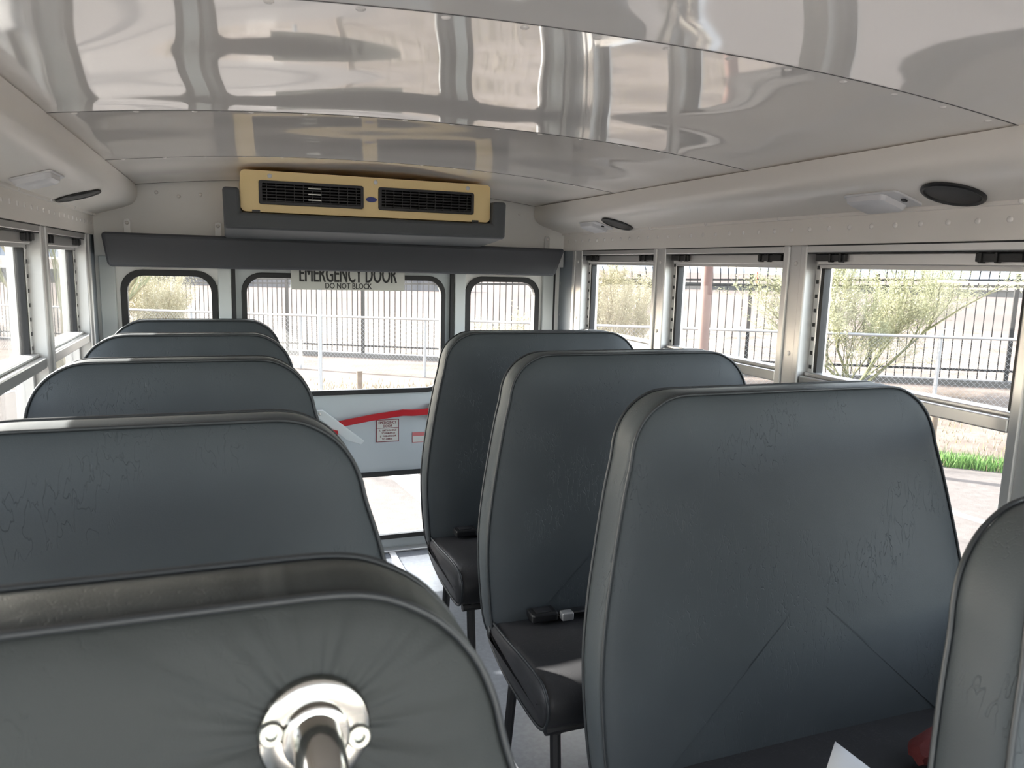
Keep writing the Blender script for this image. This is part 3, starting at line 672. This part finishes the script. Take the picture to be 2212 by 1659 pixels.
# things lying on the nearest right seat
pp = MB(); n = 8; vs_ = []
for j in range(n+1):
    for i in range(n+1):
        u, v = i/n, j/n
        vs_.append((0.16*u-0.08, 0.20*v-0.10, 0.004+0.030*abs(u-0.45)*v+0.006*math.sin(5*u+3*v)+0.020*v*v))
fs_ = [(j*(n+1)+i, j*(n+1)+i+1, (j+1)*(n+1)+i+1, (j+1)*(n+1)+i) for j in range(n) for i in range(n)]
pp.add(vs_, fs_)
po = pp.build('paper_sheet', PAPER, smooth=60); po.location = (0.448, 0.832, 0.530); po.rotation_euler = (math.radians(10), 0, math.radians(38))
tag(po, 'creased white paper sheet lying on the nearest right seat cushion', 'paper')
sm = po.modifiers.new('thickness', 'SOLIDIFY'); sm.thickness = 0.0006
rc = MB(); 
rg = []
for i in range(9):
    t = i/8; r = 0.040*math.sin(math.pi*(0.08+0.84*t))**0.5
    rg.append([(0.16*t-0.08+0.006*math.sin(7*k), (r*1.1+0.006*math.sin(3*k+5*t))*math.cos(2*math.pi*k/12), max(0.0,0.034+(r*0.8+0.006*math.cos(4*k+7*t))*math.sin(2*math.pi*k/12))) for k in range(12)])
rc.loft(rg); ro = rc.build('red_bundle', REDCLOTH, smooth=60); ro.location = (0.672, 0.925, 0.526); ro.rotation_euler = (0,0,math.radians(10)); ro.scale = (0.75,0.75,0.85)
tag(ro, 'dark red crumpled bundle beside the white paper on the nearest right seat', 'cloth')

# ------------------------------------------------------------------ outdoors
def fence_base(px): 
    d = 193+0.01785*(px-613); h = 151+0.0415*(px-600)
    return at(px, horizon(px)+d, FPX*1.9/h)
A, B = fence_base(600), fence_base(2190)
tdir = (B-A); slope = tdir.z/Vector((tdir.x,tdir.y)).length; tdir.z = 0; tdir.normalize()
ndir = Vector((-tdir.y, tdir.x, 0))
if ndir.dot(Vector((fwd.x,fwd.y,0))) < 0: ndir = -ndir
O_ = Vector((EYE.x, EYE.y, 0))
dF = (A-O_).dot(ndir)                                    # how far the black fence stands from the camera
lA = (A-O_).dot(tdir)
def fz(l): return A.z+slope*(l-lA)                        # ground height along the fence
EDGE, GZ0 = 9.8, -0.75                                    # pavement edge and height
def ground_z(l, d):
    lc = max(-22.0, min(22.0, l))
    zf = fz(lc)-0.10
    if d <= EDGE: return GZ0
    if d >= dF-1: 
        t = min(1.0, (d-dF+1)/60.0); return zf*(1-t)+(-1.2)*t
    t = (d-EDGE)/(dF-1-EDGE); t = t*t*(3-2*t)
    return GZ0*(1-t)+zf*t
def LD(l, d, z): return Vector((O_.x, O_.y, 0))+tdir*l+ndir*d+Vector((0,0,z))
def grid(ls, ds, zf_):
    mb = MB(); vs = [LD(l,d,zf_(l,d)) for d in ds for l in ls]; m = len(ls)
    mb.add(vs, [(j*m+i, j*m+i+1, (j+1)*m+i+1, (j+1)*m+i) for j in range(len(ds)-1) for i in range(m-1)]); return mb
ls = [-400,-120,-60,-40]+[-30+2*i for i in range(31)]+[40,60,120,400]
pv = grid(ls, [-60,-20,0,5,EDGE], lambda l,d: GZ0).build('pavement', ASPH); tag(pv, 'sunlit worn asphalt lot around the bus', kind='structure')
gd = grid(ls, [EDGE,10.2,10.8,11.6,12.6,13.6,14.6,dF-1,dF,dF+2,dF+8,dF+20], lambda l,d: ground_z(l,d)+0.02*math.sin(l*1.3+d)*(EDGE+0.3<d<dF-1)).build('ground', GRAVEL, smooth=60); tag(gd, 'pale desert gravel between the pavement and the fences', kind='structure')
fg = grid(ls, [dF+20,dF+40,dF+60,150,400,1500], lambda l,d: ground_z(l,d) if d < 150 else -1.2).build('far_ground', FARG); tag(fg, 'flat pinkish desert ground far beyond the fences', kind='structure')
# parking stripes
def stripe(p0, p1, wd, lab):
    v = (p1-p0); v.z = 0; v.normalize(); s_ = Vector((-v.y,v.x,0))*wd/2; z = GZ0+0.004
    o = MB().add([(q.x,q.y,z) for q in (p0-s_,p1-s_,p1+s_,p0+s_)]+[(q.x,q.y,z-0.02) for q in (p0-s_,p1-s_,p1+s_,p0+s_)], [(0,1,2,3),(7,6,5,4),(0,4,5,1),(1,5,6,2),(2,6,7,3),(3,7,4,0)]).build('parking_stripe', PAINT)
    tag(o, lab, 'line', 'painted parking stripes')
def gp(px, py):
    dd = FPX*(EYE.z-GZ0)/(py-horizon(px)); return at(px, py, dd)
stripe(gp(2000,1083), gp(2250,1160), 0.11, 'white painted stripe on the asphalt seen past the nearest right seat')
stripe(gp(860,1012), gp(1010,1130), 0.30, 'broad white painted stripe on the asphalt behind the emergency door')
stripe(gp(-200,905), gp(30,840), 0.11, 'white painted stripe on the asphalt outside the left windows')

# black picket fence
bf = empty('picket_fence', LD(lA, dF, A.z)); tag(bf, 'tall black metal picket fence with curved tips standing on the concrete kerb', 'fence')
def loc(l, d, z): return LD(l, d, z)-bf.location
l0, l1 = (fence_base(-260)-O_).dot(tdir), (fence_base(2480)-O_).dot(tdir)
pk = MB(); q = -ndir; pts = [Vector((0,0,0.02)),Vector((0,0,1.0)),Vector((0,0,1.90))]+[Vector((0,0,1.90+0.29*t))+q*(0.02*math.sin(6.28*t)+0.22*t*t) for t in (0.25,0.5,0.75,1.0)]
pk.tube(pts, [0.0125]*6+[0.006], 4); PK = pk.mesh('picket', FENCEB)
step = 0.158; npk = min(298, int((l1-l0)/step))
for i in range(npk):
    l = l0+step*i
    if i % 15 == 7: continue
    o = link(bpy.data.objects.new('picket', PK), bf); o.location = loc(l, dF, fz(l))
ps = MB(); ps.box(-0.035,0.035,-0.035,0.035,0.0,2.0); ps.box(-0.042,0.042,-0.042,0.042,2.0,2.02); PS = ps.mesh('fence_post', FENCEB)
for i in range(npk):
    if i % 15 == 7:
        l = l0+step*i
        o = link(bpy.data.objects.new('fence_post', PS), bf); o.location = loc(l, dF, fz(l)); o.rotation_euler = (0,0,math.atan2(tdir.y,tdir.x))
for z in (0.19, 1.785, 1.90):
    m_ = MB(); a_, b_ = loc(l0,dF,fz(l0)+z), loc(l1,dF,fz(l1)+z); h = Vector((0,0,0.022)); e_ = ndir*0.014
    m_.loft([[a_-h-e_,a_-h+e_,a_+h+e_,a_+h-e_],[b_-h-e_,b_-h+e_,b_+h+e_,b_+h-e_]]); m_.build('fence_rail', FENCEB, bf)
kb = MB(); a_, b_ = LD(l0,dF,fz(l0)), LD(l1,dF,fz(l1)); e_ = ndir*0.15; h = Vector((0,0,0.32))
kb.loft([[a_-h-e_,a_-h+e_,a_+e_,a_-e_],[b_-h-e_,b_-h+e_,b_+e_,b_-e_]]); ko = kb.build('concrete_kerb', CONC); tag(ko, 'long concrete kerb under the black picket fence', 'kerb')

# chain-link fence in front of it
dC = dF*0.81
def ctop(px):
    p = at(px, horizon(px)+115+15*(px-270)/1920, 1.0)-EYE
    s_ = dC/p.dot(ndir); return EYE+p*s_
C0, C1 = ctop(-200), ctop(2450)
cf = empty('chain_link_fence', (C0+C1)/2-Vector((0,0,1.2))); tag(cf, 'low galvanised chain-link fence in front of the black picket fence', 'fence')
lc0, lc1 = (C0-O_).dot(tdir), (C1-O_).dot(tdir)
def ct(l): return C0.lerp(C1, (l-lc0)/(lc1-lc0))-cf.location
m_ = MB(); m_.tube([ct(lc0),ct(lc1)], 0.024, 8); m_.build('top_rail', GALV, cf, smooth=True)
pm = MB(); pm.tube([(0,0,-1.35),(0,0,0.06)], 0.03, 8); PM = pm.mesh('fence_post', GALV, smooth=True)
l = lc0+1.05
while l < lc1:
    o = link(bpy.data.objects.new('fence_post', PM), cf); o.location = ct(l)+ndir*0.045; l += 3.05
wm = MB(); st = 0.085; k = 0; HH = 1.16
while lc0+st*k < lc1:
    for sg_ in (1,-1):
        la = lc0+st*k; lb = la+sg_*HH
        if lc0 <= lb <= lc1:
            pa, pb = ct(la), ct(lb)-Vector((0,0,HH)); n_ = ndir*0.004*sg_; s1 = tdir*0.0022
            wm.add([pa-s1+n_,pa+s1+n_,pb+s1+n_,pb-s1+n_,pa-n_*0.3,pb-n_*0.3],[(0,1,2,3),(0,3,5,4),(1,4,5,2)])
    k += 1
wo_ = wm.build('wire_mesh', GALV, cf); wo_['kind'] = 'stuff'

# poles and bollards
def pole(name, px, depth, r, ztop, m, lab, cat, cap=True, tilt=0.0):
    p = at(px, 700, depth); l = (p-O_).dot(tdir); d = (p-O_).dot(ndir); zb = ground_z(l,d)-0.05
    mb = MB(); mb.tube([(0,0,0),(tilt*0.5,0,(ztop-zb)*0.5),(tilt,0,ztop-zb)], r, 14); 
    if cap: mb.tube([(tilt,0,ztop-zb),(tilt,0,ztop-zb+0.02)], r*1.06, 14)
    o = mb.build(name, m, smooth=40); o.location = (p.x, p.y, zb); tag(o, lab, cat)
pole('steel_pole', 1521, 9.2, 0.068, 5.2, RUST, 'reddish brown steel pole outside the second right window', 'pole')
pole('sign_post', 691, 12.2, 0.032, 1.9, GALV, 'slim pale metal post seen through the emergency door window', 'post')
pole('wooden_bollard', 776, 11.4, 0.045, at(776,806,11.4).z, WOOD, 'short weathered wooden bollard on the gravel behind the emergency door', 'bollard')
pole('wooden_bollard', 2040, 9.25, 0.05, at(2040,868,9.25).z, WOOD, 'weathered wooden bollard beside the green grass outside the right windows', 'bollard')
pole('red_mast', 1628, 150, 0.20, 1.5, REDM, 'thin red mast far beyond the fence', 'mast')

# palo verde trees and brush
def growth(name, base, h, spread, n_main, seed, wood, twigm, lab, cat, levels=4, rad=0.05, lean=(0,0), dens=1.0, up=0.9, leaf=1.0):
    rnd = random.Random(seed); root = empty(name, base); tag(root, lab, cat)
    wb = MB(); tw = MB()
    def branch(p, d, ln, r, lev):
        n_ = 4; pts = [p.copy()]; dd = d.copy()
        for i in range(n_):
            dd = (dd+Vector((rnd.uniform(-1,1),rnd.uniform(-1,1),rnd.uniform(-0.5,0.7)))*0.16).normalized()
            pts.append(pts[-1]+dd*ln/n_)
        (wb if lev <= 1 else tw).tube(pts, [r*(1-0.6*i/n_) for i in range(n_+1)], 5 if lev <= 1 else 3, caps=False)
        if lev >= levels:
            for i in range(int(7*leaf)):
                c = pts[rnd.randrange(1,n_+1)]+Vector((rnd.uniform(-1,1),rnd.uniform(-1,1),rnd.uniform(-1,1)))*0.05
                v1 = Vector((rnd.uniform(-1,1),rnd.uniform(-1,1),rnd.uniform(-1,1))).normalized()*0.026; v2 = v1.orthogonal().normalized()*0.006
                tw.add([c-v1, c+v2, c+v1, c-v2], [(0,1,2,3)])
            return
        for i in range(int(rnd.choice((3,4,5))*dens)):
            k_ = rnd.randrange(1,n_+1); q_ = pts[k_]
            nd = (dd*up+Vector((rnd.uniform(-1,1),rnd.uniform(-1,1),rnd.uniform(-0.35,0.9)))*spread).normalized()
            branch(q_, nd, ln*rnd.uniform(0.5,0.78), r*0.48, lev+1)
    for i in range(n_main):
        az = 2*math.pi*(i+rnd.random()*0.6)/n_main
        d = Vector((math.cos(az)*spread+lean[0], math.sin(az)*spread+lean[1], 1.0)).normalized()
        branch(Vector((0,0,0)), d, h*rnd.uniform(0.42,0.58), rad, 0)
    wb.build('branches', wood, root, smooth=True)
    t_ = tw.build('twigs', twigm, root); t_['kind'] = 'stuff'
def gbase(px, depth, dz=0.0):
    p = at(px, 700, depth); l = (p-O_).dot(tdir); d = (p-O_).dot(ndir); return Vector((p.x,p.y,ground_z(l,d)-0.03+dz))
growth('palo_verde_tree', gbase(1858,13.2), 3.0, 0.78, 4, 11, BARK, TWIG, 'sparse green palo verde tree outside the third right window', 'tree', levels=4, rad=0.036, dens=1.6, leaf=1.2)
growth('brush', gbase(1330,15.4), 2.4, 0.42, 10, 5, BARK2, TWIG2, 'dense straw yellow brush outside the rearmost right window', 'shrub', levels=3, rad=0.018, dens=1.6, leaf=2)
growth('brush', gbase(345,19.8), 2.3, 0.50, 10, 8, BARK2, TWIG2, 'tangled pale brush outside the small left rear window', 'shrub', levels=3, rad=0.018, dens=1.6, leaf=2)
growth('brush', gbase(1100,16.3), 1.2, 0.6, 7, 21, BARK2, TWIG2, 'low straw brush outside the small right rear window', 'shrub', levels=3, rad=0.012, dens=1.3, leaf=2)
growth('palo_verde_tree', gbase(158,11.5), 5.2, 0.30, 3, 33, BARK2, TWIG, 'taller palo verde tree outside the left windows', 'tree', levels=4, rad=0.08, dens=1.0, leaf=0.6)

def tufts(name, m, spots_, h, lab, cat, seed):
    rnd = random.Random(seed); mb = MB()
    for (l, d, n_, rl, rd) in spots_:
        for i in range(n_):
            x = l+rnd.gauss(0,rl); y = max(EDGE-0.02, d+rnd.gauss(0,rd)); z = ground_z(x,y)-0.01; p = LD(x,y,z)
            hh = h*rnd.uniform(0.5,1.1); az = rnd.uniform(0,6.28); s_ = Vector((math.cos(az),math.sin(az),0))*0.008; t_ = p+Vector((rnd.uniform(-0.4,0.4)*hh, rnd.uniform(-0.4,0.4)*hh, hh))
            mb.add([p-s_, p+s_, t_], [(0,1,2)])
    o = mb.build(name, m); tag(o, lab, cat, kind='stuff')
gpt = gp(2110,1012); gl_ = (gpt-O_).dot(tdir)
tufts('grass', GRASSM, [(gl_-0.15,EDGE+0.12,900,0.22,0.10),(gl_+0.5,EDGE+0.2,500,0.25,0.10),(gl_-1.5,EDGE+0.2,500,0.5,0.1),(gl_+2.2,EDGE+0.2,500,0.6,0.1)], 0.17, 'bright green grass tuft along the pavement edge', 'grass', 3)
tufts('dry_grass', DRYG, [(gl_+dx,EDGE+0.5+0.9*(i%3),350,0.9,0.35) for i, dx in enumerate((-11,-9,-7.5,-6,-4,-3,-2,-1,0,1,2,3,5))], 0.11, 'dry straw-coloured grass scattered over the gravel', 'grass', 9)

# far things
def slab(name, px0, px1, depth, ytop, ybot, thick, m, lab, cat):
    pxm = (px0+px1)/2
    p0, p1 = at(px0, horizon(px0)+ybot, depth), at(px1, horizon(px1)+ybot, depth)
    top = (ybot-ytop)*depth/FPX
    v = (p1-p0); v.z = 0; v.normalize(); s_ = Vector((-v.y,v.x,0))
    if s_.dot(fwd) < 0: s_ = -s_
    e0, e1 = p0+s_*thick, p1+s_*thick; h = Vector((0,0,top)); b_ = Vector((0,0,-1.5))
    mb = MB(); mb.add([p0+b_,p1+b_,e1+b_,e0+b_,p0+h,p1+h,e1+h,e0+h],[(0,3,2,1),(4,5,6,7),(0,1,5,4),(1,2,6,5),(2,3,7,6),(3,0,4,7)])
    mb.add([p0+h-s_*0.2,p1+h-s_*0.2,e1+h+s_*0.2,e0+h+s_*0.2,p0+h*1.12-s_*0.2,p1+h*1.12-s_*0.2,e1+h*1.12+s_*0.2,e0+h*1.12+s_*0.2],[(0,3,2,1),(4,5,6,7),(0,1,5,4),(1,2,6,5),(2,3,7,6),(3,0,4,7)])
    o = mb.build(name, m); tag(o, lab, cat)
slab('roadside_wall', -100, 1000, 75, 34, 52, 1.0, BLDG, 'long low grey wall far behind the rear fence', 'wall')
slab('roadside_wall', 1300, 2500, 110, 26, 40, 1.0, CONC, 'long low pale wall far beyond the right-hand fence', 'wall')
slab('warehouse', 820, 960, 140, 24, 48, 12, CONC, 'flat grey warehouse far behind the emergency door window', 'building')
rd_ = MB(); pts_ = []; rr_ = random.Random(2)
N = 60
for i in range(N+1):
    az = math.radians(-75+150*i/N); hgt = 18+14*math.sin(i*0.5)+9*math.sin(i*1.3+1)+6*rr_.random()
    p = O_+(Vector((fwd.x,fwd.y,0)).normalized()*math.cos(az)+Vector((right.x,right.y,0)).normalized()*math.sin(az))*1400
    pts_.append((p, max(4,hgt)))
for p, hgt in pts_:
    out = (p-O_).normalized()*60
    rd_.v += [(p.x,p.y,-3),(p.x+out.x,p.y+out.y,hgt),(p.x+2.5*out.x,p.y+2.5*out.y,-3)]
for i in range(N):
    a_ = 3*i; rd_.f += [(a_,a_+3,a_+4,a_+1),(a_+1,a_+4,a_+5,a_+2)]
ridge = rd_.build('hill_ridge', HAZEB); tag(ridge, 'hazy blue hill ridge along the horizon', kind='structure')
